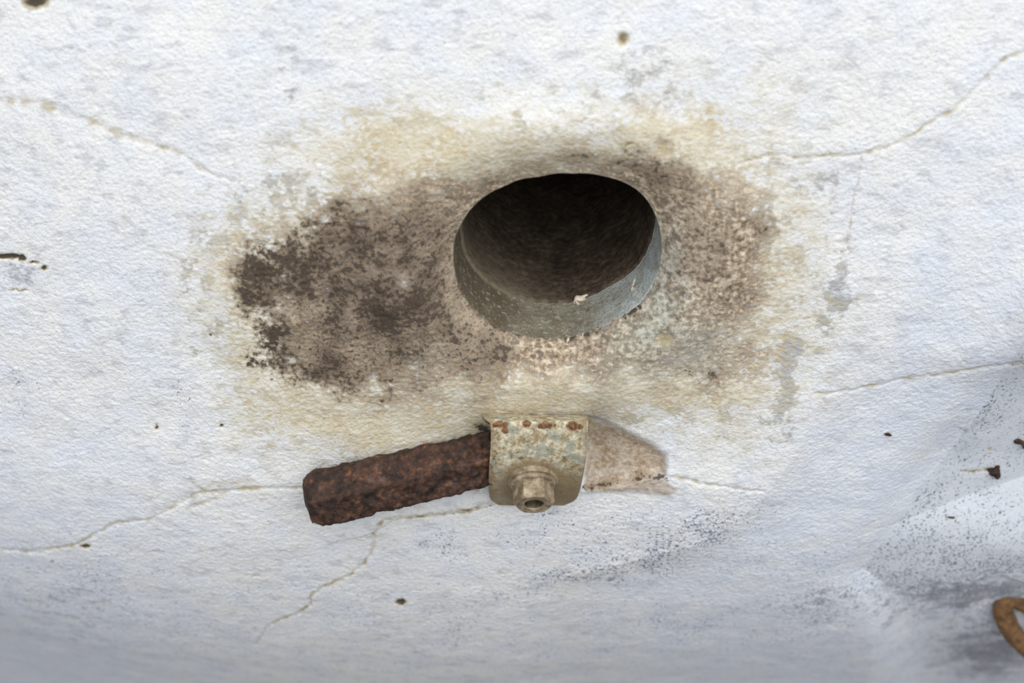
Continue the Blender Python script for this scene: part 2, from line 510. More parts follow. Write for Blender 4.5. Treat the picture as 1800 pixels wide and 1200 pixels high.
def thing(name, loc, label, cat):
    o = bpy.data.objects.new(name, None)
    o.empty_display_size = 0.01
    o.location = loc
    link(o)
    return tag(o, label, cat)

def colors(o, name, rgba):
    a = o.data.attributes.new(name, 'FLOAT_COLOR', 'POINT')
    a.data.foreach_set('color', np.ascontiguousarray(rgba, dtype=np.float32).ravel())

# ------------------------------------------------------------------ WALL
def axis(lo, hi, step, far_lo, far_hi):
    mid = np.arange(lo, hi, step)
    def grow(start, end, sgn):
        out, s, p = [], step, start
        while (p - end) * sgn < 0:
            s *= 1.16; p += sgn * min(s, .05); out.append(p)
        return out
    return np.array(grow(lo, far_lo, -1)[::-1] + list(mid) + grow(mid[-1], far_hi, 1))

STEPM = 0.00072
GX = axis(-0.285, 0.300, STEPM, -1.0, 1.0)
GZ = axis(-0.300, 0.172, STEPM, -0.301, 0.95)
GZ = np.concatenate([axis(-0.405, GZ[0] - .0009, 0.0012, -0.9, GZ[0] - .0009)[:-1], GZ])
NX, NZ = len(GX), len(GZ)
X, Z = np.meshgrid(GX, GZ)
X = X.ravel().copy(); Z = Z.ravel().copy()
H, U, V = surface(X, Z)
RHO = hole_rho(U, V)
vin = RHO < 1.0
gi = np.arange(NX * NZ).reshape(NZ, NX)
F = np.stack([gi[:-1, :-1].ravel(), gi[:-1, 1:].ravel(), gi[1:, 1:].ravel(), gi[1:, :-1].ravel()], 1)
keep = ~(vin[F].all(1))
F = F[keep]
used = np.zeros(NX * NZ, bool); used[F.ravel()] = True
snap = np.where(used & vin)[0]
hc = on_wall(HC[0], HC[1])
for _ in range(6):                       # pull the cut edge onto the rim of the hole
    k_ = 1.0 / np.maximum(RHO[snap], .3)
    X[snap] = hc[0] + (X[snap] - hc[0]) * k_
    Z[snap] = hc[2] + (Z[snap] - hc[2]) * k_
    hh, uu, vv = surface(X[snap], Z[snap])
    H[snap] = hh; U[snap] = uu; V[snap] = vv; RHO[snap] = hole_rho(uu, vv)

xm, zm = X * 1000, Z * 1000
right = inside(U, V, RIGHT_POLY)
# uneven edges for every stain: shift the lookup a little
WU = U + 26 * fbm(xm / 16, zm / 16, 3) + 12 * fbm(xm / 3 + 40, zm / 3, 2)
WV = V + 26 * fbm(xm / 16 + 90, zm / 16 + 7, 3) + 12 * fbm(xm / 3, zm / 3 + 60, 2)
cu = U + 3.5 * fbm(xm / 4 + 5, zm / 4, 3); cv = V + 3.5 * fbm(xm / 4, zm / 4 + 31, 3)

sdst = poly_sd(WU, WV, STAIN)
tan = sstep(-75, 95, sdst) * 1.0
tan *= 1 - 0.45 * blob(WU, WV, 950, 690, 130, 36) - 0.35 * blob(WU, WV, 1230, 600, 90, 50) - .25 * blob(WU, WV, 900, 285, 190, 30)
dark = (0.62 * blob(WU, WV, 500, 470, 85, 62, -20) + 0.50 * blob(WU, WV, 640, 500, 130, 110) + .45 * blob(WU, WV, 480, 590, 50, 75, 20)
        + .35 * blob(WU, WV, 700, 390, 120, 60, -15) + .35 * blob(WU, WV, 760, 520, 60, 90) + .35 * blob(WU, WV, 600, 650, 90, 40)
        + .30 * blob(WU, WV, 830, 600, 90, 40, 20) + .40 * blob(WU, WV, 1235, 655, 55, 16) + .25 * blob(WU, WV, 1170, 320, 60, 50)
        + .22 * blob(WU, WV, 1240, 450, 70, 110) + .35 * blob(WU, WV, 1345, 400, 26, 40) + .3 * blob(WU, WV, 920, 240, 30, 10)
        + .25 * blob(WU, WV, 640, 560, 200, 120) + .22 * blob(WU, WV, 850, 705, 40, 40) + .3 * blob(WU, WV, 1050, 285, 170, 14))
dark += .18 * blob(WU, WV, 475, 625, 40, 60, 25) + .14 * blob(WU, WV, 580, 690, 90, 24, 5) + .2 * blob(WU, WV, 700, 660, 120, 40)
dark -= .55 * blob(WU, WV, 508, 570, 16, 60, 4) + .4 * blob(WU, WV, 560, 535, 26, 22) + .35 * blob(WU, WV, 650, 640, 50, 26)
dark = np.clip(dark * 1.1, 0, 1)
ring_d, _ = line_dist(WU, WV, STAIN, True)
ochre = 0.36 * np.exp(-(ring_d / 95) ** 2) + .36 * blob(WU, WV, 890, 500, 520, 380)
ochre += (.45 * blob(WU, WV, 640, 240, 130, 60) + .75 * blob(WU, WV, 650, 735, 200, 48) + .55 * blob(WU, WV, 510, 575, 16, 55, 4) + .3 * blob(WU, WV, 430, 640, 40, 110)
          + .4 * blob(WU, WV, 800, 250, 160, 50) + .3 * blob(WU, WV, 1200, 230, 120, 50) + .25 * blob(WU, WV, 1430, 560, 90, 150)
          + .45 * blob(WU, WV, 1190, 700, 170, 28) + .3 * blob(WU, WV, 750, 780, 120, 30) + .2 * blob(WU, WV, 400, 430, 60, 80)
          + .35 * blob(WU, WV, 545, 660, 60, 40, 40) + .12 * blob(WU, WV, 520, 900, 180, 120) + .14 * blob(WU, WV, 1290, 780, 90, 60)
          + .2 * blob(WU, WV, 400, 860, 80, 25) + .18 * blob(WU, WV, 1350, 200, 220, 120))
ochre += .35 * sstep(-60, 40, sdst)
ochre = np.clip(ochre, 0, 1)
grey = (1.0 * blob(WU, WV, 1345, 410, 20, 60, 8) + .85 * blob(WU, WV, 1470, 530, 26, 60, 15) + 1.0 * blob(WU, WV, 1380, 640, 18, 62, 6)
        + .35 * blob(WU, WV, 1495, 430, 16, 60, 8) + .3 * blob(WU, WV, 1450, 320, 30, 60) + .3 * blob(WU, WV, 1110, 110, 60, 70)
        + .25 * blob(WU, WV, 480, 320, 90, 60) + .25 * blob(WU, WV, 400, 430, 70, 40) + .35 * blob(WU, WV, 845, 700, 40, 25)
        + .25 * blob(WU, WV, 560, 350, 60, 30) + .45 * blob(WU, WV, 640, 645, 60, 25) + .3 * blob(WU, WV, 1370, 730, 40, 60)
        + .28 * blob(WU, WV, 500, 120, 25, 110) + .22 * blob(WU, WV, 250, 90, 60, 50) + .18 * blob(WU, WV, 1180, 130, 20, 120)
        + .14 * sstep(900, 1200, V) + .8 * blob(WU, WV, 1740, 1040, 100, 26) + .8 * blob(WU, WV, 1740, 1150, 80, 40) + .3 * blob(WU, WV, 1600, 1060, 120, 40)  # greyer towards the bottom; shade under the step painted in grey
        + .3 * blob(WU, WV, 1700, 745, 60, 40) + .2 * blob(WU, WV, 120, 1050, 160, 80) + .3 * blob(WU, WV, 1010, 700, 80, 16)
        + .6 * blob(WU, WV, 30, 478, 30, 22) + 1.0 * blob(U, V, 60, 2, 30, 20) + .2 * blob(WU, WV, 1420, 1060, 120, 50) + .15 * blob(WU, WV, 20, 590, 60, 120))
grey = grey + .5 * np.exp(-((ring_d - 30) / 85) ** 2) * sstep(-.1, .35, fbm(xm / 9 + 3, zm / 12, 3)) + .2 * blob(WU, WV, 900, 480, 560, 380) * sstep(0, .4, fbm(xm / 16 + 33, zm / 22, 3))
grey = np.clip(grey, 0, 1)

crack = np.zeros(U.shape); dip = np.zeros(U.shape)
for pts, w0, w1, dep, cs in CRACKS:
    x0 = min(p[0] for p in pts) - 40; x1 = max(p[0] for p in pts) + 40
    y0 = min(p[1] for p in pts) - 40; y1 = max(p[1] for p in pts) + 40
    s_ = np.where((U > x0) & (U < x1) & (V > y0) & (V < y1))[0]
    d_, t_ = line_dist(cu[s_], cv[s_], pts)
    ww = (w0 + (w1 - w0) * t_) * (0.75 + 0.9 * np.abs(perlin(t_ * len(pts) * 1.7 + w0, t_ * 3 + dep)))
    g_ = np.exp(-(d_ / ww) ** 2)
    dip[s_] = np.maximum(dip[s_], .8 * dep * np.exp(-(d_ / (ww * .8)) ** 2))
    vary = .5 + .75 * sstep(-.25, .35, perlin(t_ * len(pts) * 2.3 + dep * 7, t_ * 5 + w1))
    crack[s_] = np.maximum(crack[s_], cs * g_ * vary)
d_, t_ = line_dist(cu, cv, RIMJOINT)
rj = np.exp(-(np.clip(RHO - 1, 0, 9) * 165 / 7.5) ** 2) * sstep(470, 520, V) * sstep(-.3, .15, fbm(xm / 3, zm / 3, 2))
dark = np.maximum(dark, .95 * rj)
for cx, cy, rx, ry, dep, cs in PITS:
    b_ = np.exp(-(((cu - cx) / rx) ** 2 + ((cv - cy) / ry) ** 2) ** 2) if rx > 1 else 0
    dip = dip + dep * b_
    crack = np.maximum(crack, cs * b_)
ring_ = np.exp(-((np.hypot(cu - 1109, cv - 262) - 11) / 2.2) ** 2) * (cu < 1113)
crack = np.maximum(crack, .9 * ring_); dip = dip + .5 * ring_

bare = np.clip(sstep(-3, 8, poly_sd(cu, cv, SCAR)) + .85 * sstep(-4, 8, poly_sd(cu, cv, SCAR_LOW)), 0, 1)
d_, t_ = line_dist(cu, cv, [(1028, 856), (1092, 846), (1130, 832), (1172, 836), (1188, 850)])
dark = np.maximum(dark, .42 * np.exp(-(d_ / 10) ** 2)); dip = dip - .8 * np.exp(-((d_ - 6) / 6) ** 2)
crack = np.maximum(crack, .8 * blob(cu, cv, 1036, 742, 9, 12))
crack = np.maximum(crack, 1.2 * blob(cu, cv, 848, 752, 22, 10, 20))

speck = (right & (V < 1200)) * (.35 + .6 * blob(WU, WV, 1640, 900, 80, 80) + .7 * blob(WU, WV, 1740, 1000, 140, 26) + .45 * blob(WU, WV, 1720, 720, 60, 50)
        + .4 * blob(WU, WV, 1760, 920, 60, 60))
speck = speck + (1.0 * blob(WU, WV, 1230, 935, 110, 30, -24) + 1.0 * blob(WU, WV, 1060, 1003, 120, 13, -8) + .5 * blob(WU, WV, 1050, 930, 170, 50)
        + .45 * blob(WU, WV, 780, 965, 40, 26) + .55 * blob(WU, WV, 805, 1110, 26, 24) + .35 * blob(WU, WV, 880, 1050, 90, 14, -8)
        + .4 * blob(WU, WV, 1190, 1095, 70, 26) + .5 * blob(WU, WV, 1410, 1080, 70, 40) + 1.0 * blob(WU, WV, 1730, 1135, 90, 55) + .9 * blob(WU, WV, 1730, 1040, 100, 22)
        + .25 * sstep(880, 1100, V) + .30 * blob(WU, WV, 110, 1000, 160, 90) + .4 * blob(WU, WV, 320, 720, 22, 60) + .35 * blob(WU, WV, 30, 690, 40, 50)
        + .35 * blob(WU, WV, 1310, 985, 60, 12, -20) + .3 * blob(WU, WV, 640, 1100, 40, 8) + .15 * blob(WU, WV, 800, 100, 500, 120)
        + .4 * blob(WU, WV, 1640, 1040, 120, 20) + .25 * blob(WU, WV, 1480, 1000, 120, 60))
speck = np.clip(speck, 0, 1)
green = (.9 * blob(WU, WV, 1165, 520, 34, 70, 25) + .8 * blob(WU, WV, 1120, 585, 70, 30, -15) + .7 * blob(WU, WV, 1215, 600, 60, 40)
         + .5 * blob(WU, WV, 1185, 440, 22, 60) + .4 * blob(WU, WV, 1110, 650, 60, 30) + .35 * blob(WU, WV, 760, 620, 40, 24))
green = np.clip(green, 0, 1)
bs = poly_sd(WU, WV, BEND_POLY)
coat_sky_tint = np.clip(.95 * sstep(-60, 70, bs) * sstep(560, 760, WV) * sstep(880, 1300, WU) + .7 * sstep(1480, 1700, WU) * sstep(150, 500, WV) + .75 * sstep(420, 40, WU) * sstep(560, 1000, WV)
               + .5 * sstep(960, 1120, WV) * sstep(620, 250, WU) + .35 * blob(WU, WV, 1150, 930, 200, 50), 0, 1)  # bluish limewash right of the bend; painted sky cast along left and bottom
coat_sky_tint *= .72 + .6 * fbm(xm / 20, zm / 14, 3)
coat_sky_tint = np.clip(coat_sky_tint, 0, 1)
dark *= np.where(bare > .3, 1, .3 + .7 * np.clip(tan * 1.7, 0, 1))
for arr in (tan, dark, ochre):
    arr[right] *= 0.05
tan *= 1 - bare; ochre *= 1 - .8 * bare; grey *= 1 - bare

# fine relief (mm): trowel strokes, sand grains, blistered limewash
und = 1.1 * fbm(xm / 55, zm / 40, 3)
stroke = 0.15 * fbm(xm / 4.0 + .1 * zm, zm / 2.4, 2) + .2 * fbm(xm / 2.3, zm / 1.6 + 50, 1)
grain_ = 0.42 * fbm(xm / 1.9 + 7, zm / 1.7 + 3, 1)
blister = 0.3 * np.clip(fbm(xm / 7, zm / 5, 2), 0, 1)
rough_ = np.where(right, .22, 1.0)
near_rim = sstep(1.0, 1.06, RHO)
D = und * sstep(1.0, 1.3, RHO) + rough_ * (stroke + blister + grain_ * (0.55 + 1.1 * np.clip(tan, 0, 1) + .5 * dark)) * (.25 + .75 * near_rim) - dip
D *= 1 - .5 * bare
Y = -(H + D / 1000)

def build_wall(name, fmask, mat):
    f = F[fmask]
    idx = np.unique(f)
    remap = np.full(NX * NZ, -1, np.int64); remap[idx] = np.arange(len(idx))
    f = remap[f]
    me = bpy.data.meshes.new(name)
    co = np.stack([X[idx], Y[idx], Z[idx]], 1).astype(np.float32)
    me.vertices.add(len(idx)); me.vertices.foreach_set('co', co.ravel())
    me.loops.add(f.size); me.loops.foreach_set('vertex_index', f.ravel().astype(np.int32))
    me.polygons.add(len(f)); me.polygons.foreach_set('loop_start', (np.arange(len(f)) * 4).astype(np.int32))
    me.polygons.foreach_set('use_smooth', np.ones(len(f), bool))
    me.materials.append(mat)
    me.update(calc_edges=True)
    o = link(bpy.data.objects.new(name, me))
    colors(o, 'stain', np.stack([tan[idx], dark[idx], ochre[idx], grey[idx]], 1))
    colors(o, 'wear', np.stack([crack[idx], bare[idx], speck[idx], green[idx]], 1))
    colors(o, 'coat_sky_tint', np.stack([coat_sky_tint[idx]] * 4, 1))
    o['kind'] = 'structure'
    return o

fr = right[F].sum(1) >= 2
wall_front = build_wall('wall_front', ~fr, M_WALL)
wall_front['label'] = 'rough white limewashed plaster wall with brown mould round a hole'
wall_front['category'] = 'wall'
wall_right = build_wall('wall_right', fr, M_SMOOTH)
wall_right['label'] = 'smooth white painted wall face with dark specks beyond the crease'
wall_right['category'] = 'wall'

# ------------------------------------------------------------------ PIPE in the hole
NT_ = 180
ths = np.linspace(-math.pi, math.pi, NT_, endpoint=False)
rimP = on_wall(HC[0] + np.cos(ths) * rim_r(ths), HC[1] + np.sin(ths) * rim_r(ths))
cen = rimP.mean(0)
AX = np.array([0.02, 1.0, 0.02]); AX /= np.linalg.norm(AX)
pipe = thing('drain_pipe', cen, 'round dark pipe opening with grey cement mouth set in the mouldy plaster', 'pipe')

def loft(name, rings, mat, cap=False, nz=0.0):
    vs, fs = [], []
    for t_, s_ in rings:
        p = (rimP - cen) * s_ + AX * t_
        if nz and t_ > 0.0015:
            p = p * (1 + nz * perlin3((p + cen) * 60))[:, None]
        vs.append(p)
    for i in range(len(rings) - 1):
        for j in range(NT_):
            k = (j + 1) % NT_
            fs.append((i * NT_ + j, i * NT_ + k, (i + 1) * NT_ + k, (i + 1) * NT_ + j))
    vs = np.concatenate(vs)
    if cap:
        fs.append(tuple((len(rings) - 1) * NT_ + j for j in range(NT_)))
    return mesh_obj(name, vs, fs, mat, pipe), vs

MD = 0.031
rings = [(0.0012, 1.05), (-0.0002, 1.004)] + [(MD * i / 16, 1.0 - .022 * i / 16) for i in range(1, 17)] + [(MD + .0005, .965)]
mouth, mv = loft('pipe_mouth', rings, M_MOUTH, nz=.012)
wc = mv + cen
mu, mvv = project(wc[:, 0], wc[:, 1], wc[:, 2])
n_ = fbm(mu / 30, mvv / 30, 3)
dirt = np.clip(sstep(980, 830, mu) * .9 + sstep(560, 600, mvv) * .25 + n_ * .5 + .1, 0, 1)
blue_lit = np.clip(sstep(1010, 1120, mu + n_ * 60), 0, 1)  # bluish cement on the right, its colour lightened in place of light
colors(mouth, 'wear', np.stack([dirt, blue_lit, 0 * blue_lit, 0 * blue_lit + 1], 1))
mouth['label'] = 'grey green cement collar of the pipe'
rings = [(MD - .0004, .978), (MD + .0002, .955)] + [(MD + .32 * (i / 24) ** 1.8, .95) for i in range(1, 25)]
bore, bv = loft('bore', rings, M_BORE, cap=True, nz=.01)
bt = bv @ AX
sm = np.exp(-np.clip(bt - MD, 0, 1) / .022) * sstep(.012, -.030, bv[:, 0]) * sstep(.02, -.01, bv[:, 2])  # light fading into the bore, painted as paler brown at lower left
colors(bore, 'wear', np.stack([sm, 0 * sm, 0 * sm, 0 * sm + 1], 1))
bore['label'] = 'dark brown inside of the pipe'

# ------------------------------------------------------------------ RUSTY BAR
yw = -float(on_wall(700, 800)[1])
A_ = on_wall(541, 881, 0.022)
B_ = on_wall(995, 771, -0.001)
def bar():
    ax = B_ - A_; L = np.linalg.norm(ax); ax /= L
    tocam = CAM - (A_ + B_) / 2
    f = tocam - ax * tocam.dot(ax); f /= np.linalg.norm(f)
    u = np.cross(f, ax); u /= np.linalg.norm(u)
    if u[2] < 0: u = -u
    n, m = 170, 96
    R = 0.0146
    ang = np.linspace(0, 2 * np.pi, m, endpoint=False)
    # rounded hexagon with one ridge turned to the front
    sec = np.cos(np.pi / 6) / np.cos(((ang - math.radians(-4)) % (np.pi / 3)) - np.pi / 6)
    sec = 0.9 * sec + 0.1 * 0.95
    P = []
    for i in range(n):
        s = i / (n - 1)
        d = s * L
        k = 1.0
        if d < 0.007:
            k = 0.80 + 0.20 * math.sin(math.pi / 2 * d / 0.007)
        r = R * sec * k * (1.03 - .03 * s)
        P.append(A_ + ax * d + f[None, :] * (np.cos(ang) * r)[:, None] + u[None, :] * (np.sin(ang) * r)[:, None])
    P = np.concatenate(P)
    c = np.repeat(np.linspace(0, 1, n), m)
    axis_pt = A_ + ax * (c * L)[:, None]
    rad = P - axis_pt; rad /= np.linalg.norm(rad, axis=1)[:, None]
    q = P * 1000
    dsp = 2.0 * perlin3(q / 7.5) + 1.2 * perlin3(q / 3.0 + 9) + .35 * perlin3(q / 1.5 + 30)
    pits = -1.7 * np.clip(perlin3(q / 4.2 + 50) - .18, 0, 1) * 2
    P = P + rad * ((dsp + pits) / 1000)[:, None]
    fs = []
    for i in range(n - 1):
        for j in range(m):
            k = (j + 1) % m
            fs.append((i * m + j, i * m + k, (i + 1) * m + k, (i + 1) * m + j))
    vs = list(P)
    # end faces as noisy fans of rings
    for e_, base, sg in ((0, 0, -1), (1, (n - 1) * m, 1)):
        prev = list(range(base, base + m)); c0 = A_ if e_ == 0 else B_
        ringp = P[base:base + m]
        for t_ in (.85, .65, .4, .18):
            rp_ = c0 + (ringp - c0) * t_ + ax * sg * 0.0016 * (1 - t_)
            rp_ = rp_ + ax * (perlin3(rp_ * 1000 / 3.2) * .0011)[:, None]
            st = len(vs); vs += list(rp_)
            for j in range(m):
                k = (j + 1) % m
                q_ = (prev[j], st + j, st + k, prev[k])
                fs.append(q_ if e_ == 0 else q_[::-1])
            prev = list(range(st, st + m))
        fs.append(tuple(prev) if e_ else tuple(prev[::-1]))
    o = mesh_obj('iron_bar', vs, fs, M_RUST)
    # hanging flake of rust on the underside
    return tag(o, 'thick rusty iron bar sticking out of the pale metal clamp', 'bar'), ax, f, u, L
bar_o, bax, bf, bu, bL = bar()

# ------------------------------------------------------------------ CLAMP
cy = float(on_wall(950, 800)[1])
top_mid = on_wall(946, 728)
clamp = thing('wall_clamp', on_wall(946, 800), 'cream weathered metal clamp with hollow nut gripping the rusty bar', 'clamp')
YF = float(on_wall(946, 722)[1])              # wall depth just above the clamp
rows = [  # v, left u, right u, how far the plate stands out (m) from the wall above it
    (724, 846, 1031, -0.004), (728, 847, 1033, 0.004), (733, 849, 1034, .0105), (739, 855, 1034, .0150), (745, 862, 1034, .0168), (760, 863, 1033, .0178),
    (790, 862, 1032, .0182), (820, 860, 1028, .0170), (845, 859, 1023, .0138), (858, 859, 1020, .0112),
    (868, 860, 1017, .0085), (876, 862, 1013, .006), (883, 869, 1004, .0036), (888, 877, 990, .002)]
rv = np.array(rows)
tt = np.linspace(0, len(rows) - 1, 66)
def cr(col):
    i = np.clip(np.floor(tt).astype(int), 0, len(rows) - 2); f = tt - i
    p = lambda k: rv[np.clip(i + k, 0, len(rows) - 1), col]
    p0, p1, p2, p3 = p(-1), p(0), p(1), p(2)
    return .5 * (2 * p1 + (p2 - p0) * f + (2 * p0 - 5 * p1 + 4 * p2 - p3) * f ** 2 + (3 * p1 - p0 - 3 * p2 + p3) * f ** 3)
rowv, rowl, rowr, rowe = cr(0), cr(1), cr(2), cr(3)
NC = 60
front = []
uvc = []
for i in range(len(tt)):
    for j in range(NC):
        s = j / (NC - 1)
        u_ = rowl[i] + (rowr[i] - rowl[i]) * s
        v_ = rowv[i] + (4 * s if i < 14 else 0) * (1 - i / 66)
        edge = min(s, 1 - s)
        e_ = rowe[i] - .0012 * max(0, 1 - edge / .05) ** 2
        front.append(at_y(u_, v_, YF - e_)); uvc.append((u_, v_))
front = np.array(front); uvc = np.array(uvc)
q = front * 1000
front[:, 1] += (.32 * perlin3(q / 6) + .16 * perlin3(q / 2.2 + 5)) / 1000
# thickness: offset along the surface normal
G = front.reshape(len(tt), NC, 3)
du = np.gradient(G, axis=1); dv = np.gradient(G, axis=0)
N = np.cross(du, dv); N /= np.linalg.norm(N, axis=2)[:, :, None]
if N[30, 30, 1] > 0: N = -N
back = (G - N * 0.0032).reshape(-1, 3)
vs = np.concatenate([front, back]) - np.array(clamp.location)
nf = len(front); R_ = len(tt)
fs = []
for i in range(R_ - 1):
    for j in range(NC - 1):
        a, b, c, d = i * NC + j, i * NC + j + 1, (i + 1) * NC + j + 1, (i + 1) * NC + j
        fs.append((d, c, b, a)); fs.append((a + nf, b + nf, c + nf, d + nf))
for i in range(R_ - 1):
    a, d = i * NC, (i + 1) * NC
    fs.append((a, a + nf, d + nf, d)[::-1])
    a, d = i * NC + NC - 1, (i + 1) * NC + NC - 1
    fs.append((d, d + nf, a + nf, a)[::-1])
for j in range(NC - 1):
    a, b = j, j + 1
    fs.append((b, b + nf, a + nf, a)[::-1])
    a, b = (R_ - 1) * NC + j, (R_ - 1) * NC + j + 1
    fs.append((a, a + nf, b + nf, b)[::-1])
plate = mesh_obj('clamp_plate', vs, fs, M_CLAMP, clamp)
ux, vx = uvc[:, 0], uvc[:, 1]
rs = np.zeros(nf)
for cx, cy_, rx, ry, s in ((880, 746, 16, 6, 1.2), (889, 756, 10, 6, .8), (926, 745, 8, 7, 1.1), (960, 747, 19, 7, 1.1), (1007, 749, 11, 9, 1.2), (1020, 750, 7, 6, .9), (1020, 770, 4, 6, .6), (943, 765, 4, 5, .5)):
    rs = np.maximum(rs, s * blob(ux, vx, cx, cy_, rx, ry))
dt = np.clip(sstep(800, 860, vx) * .75 + .5 * sstep(870, 858, ux) + .5 * sstep(1018, 1030, ux) + .7 * blob(ux, vx, 1000, 860, 22, 26) + .9 * np.exp(-((np.hypot(ux - 939, (vx - 850) * 1.35) - 46) / 9) ** 2), 0, 1)
wv = np.stack([rs, dt, 0 * rs, 0 * rs + 1], 1)
colors(plate, 'wear', np.concatenate([wv, wv]))
plate['label'] = 'cream and grey corroded metal plate with rust spots along the top fold'

# nut with washer, turned down a little; built round the axis of the bolt
ba = np.array([0.03, -math.cos(math.radians(24)), -math.sin(math.radians(24))]); ba /= np.linalg.norm(ba)
bx = np.array([1.0, 0, 0]) - ba * ba[0]; bx /= np.linalg.norm(bx)
bz = np.cross(ba, bx); bz = bz if bz[2] > 0 else -bz
i0 = int(np.argmin((ux - 938) ** 2 + (vx - 846) ** 2))
seat = front[i0]

def turned(name, profile, mat, parent, n=72, hexr=None, loc=None):
    """profile: list of (radius, height along the bolt axis, hexagonal?)"""
    vs, fs = [], []
    ang = np.linspace(0, 2 * np.pi, n, endpoint=False)
    hexs = np.cos(np.pi / 6) / np.cos(((ang + math.radians(0)) % (np.pi / 3)) - np.pi / 6)
    for r, h, hx in profile:
        rr = r * (hexs * hx + (1 - hx))
        p = seat + ba * h + bx * (np.cos(ang) * rr)[:, None] + bz * (np.sin(ang) * rr)[:, None]
        p = p + ba * (perlin3(p * 1000 / 2.6) * .00016)[:, None] + (bx * (perlin3(p * 1000 / 3.1 + 8) * .0002)[:, None])
        vs.append(p)
    for i in range(len(profile) - 1):
        for j in range(n):
            k = (j + 1) % n
            fs.append((i * n + j, i * n + k, (i + 1) * n + k, (i + 1) * n + j))
    vs = np.concatenate(vs) - np.array(clamp.location)
    if parent is not clamp:
        pass
    o = mesh_obj(name, vs, fs, mat, parent)
    o.data.set_sharp_from_angle(angle=math.radians(34))
    return o

mmf = lambda *a: [(r / 1000, h / 1000, x) for r, h, x in a]
washer = turned('washer', mmf((3, -2.5, 0), (11.9, -2.5, 0), (12.2, -1.5, 0), (12.2, .3, 0), (11.8, 1.1, 0), (9.0, 1.3, 0), (3, 1.3, 0)), M_NUT, clamp)
shank = turned('bolt_shank', mmf((.05, -24, 0), (4.6, -24, 0), (4.6, 1.0, 0), (.05, 1.0, 0)), M_NUT, clamp, n=36)
flange = turned('nut_flange', mmf((3, 1.2, 0), (10.8, 1.2, 0), (11.0, 2.0, 0), (10.5, 3.0, 0), (9.2, 3.5, 0), (3, 3.5, 0)), M_NUT, clamp)
nut = turned('nut', mmf((8.8, 3.0, 0), (9.8, 3.4, .9), (9.85, 4.2, 1), (9.85, 11.6, 1), (9.5, 12.4, .85), (8.6, 13.0, .35), (5.6, 13.1, 0), (4.9, 12.8, 0), (4.6, 12.2, 0)), M_NUT, clamp)
hole = turned('threaded_hole', mmf((4.7, 12.4, 0), (4.5, 11, 0), (4.4, 6, 0), (4.3, 3.5, 0), (.05, 3.4, 0)), M_BOREHOLE, nut, n=48)
nut['label'] = 'brown hexagonal nut with open end'
hole['label'] = 'dark open bore of the nut'

# ------------------------------------------------------------------ RUSTY LINK at the lower right
def tube(name, P, r, mat, closed=False, m=20, amp=.0006, flat=1.0):
    P = np.array(P); n = len(P)
    T = np.roll(P, -1, 0) - np.roll(P, 1, 0) if closed else np.gradient(P, axis=0)
    T /= np.linalg.norm(T, axis=1)[:, None]
    ref = np.array([0, -1.0, 0.35]); ref /= np.linalg.norm(ref)
    vs, fs = [], []
    r = np.broadcast_to(r, (n,))
    for i in range(n):
        a = ref - T[i] * ref.dot(T[i]); a /= np.linalg.norm(a)
        b = np.cross(T[i], a)
        an = np.linspace(0, 2 * np.pi, m, endpoint=False)
        vs.append(P[i] + (a[None] * (np.cos(an) * r[i] * flat)[:, None] + b[None] * (np.sin(an) * r[i])[:, None]))
    vs = np.concatenate(vs)
    c = np.repeat(P, m, 0); rd = vs - c; rd /= np.maximum(np.linalg.norm(rd, axis=1), 1e-9)[:, None]
    q = vs * 1000
    vs = vs + rd * ((perlin3(q / 5) + .6 * perlin3(q / 2.2 + 4)) * amp)[:, None]
    for i in range(n if closed else n - 1):
        for j in range(m):
            k = (j + 1) % m; i2 = (i + 1) % n
            fs.append((i * m + j, i * m + k, i2 * m + k, i2 * m + j)[::-1])
    if not closed:
        fs.append(tuple(range(m))); fs.append(tuple((n - 1) * m + j for j in range(m))[::-1])
    return mesh_obj(name, vs, fs, mat)

def smooth_path(ctrl, n, closed):
    c = np.array(ctrl, float); k = len(c)
    out = []
    N_ = k if closed else k - 1
    for s in np.linspace(0, N_, n, endpoint=not closed):
        i = min(int(s), N_ - 1); f = s - i
        g = (lambda j: c[(i + j) % k]) if closed else (lambda j: c[min(max(i + j, 0), k - 1)])
        p0, p1, p2, p3 = g(-1), g(0), g(1), g(2)
        out.append(.5 * (2 * p1 + (p2 - p0) * f + (2 * p0 - 5 * p1 + 4 * p2 - p3) * f * f + (3 * p1 - p0 - 3 * p2 + p3) * f ** 3))
    return np.array(out)

lk = [(1800, 1059, 13), (1783, 1052, 14), (1767, 1056, 14), (1763, 1072, 14), (1770, 1093, 14), (1782, 1114, 13.5), (1799, 1131, 13),
      (1826, 1155, 11), (1858, 1176, 8), (1890, 1182, 4), (1912, 1166, 1), (1908, 1138, 0), (1884, 1108, 3), (1852, 1083, 8), (1824, 1068, 11)]
ybase = float(on_wall(1790, 1090)[1])
ctrl = [at_y(u_, v_, ybase - o_ / 1000) for u_, v_, o_ in lk]
ringp = smooth_path(ctrl, 150, True)
link_o = tube('iron_link', ringp, .0059, M_RING, closed=True, amp=.0007, flat=.75)
tag(link_o, 'brown rusted iron chain link hanging before the rough lower plaster', 'chain link')

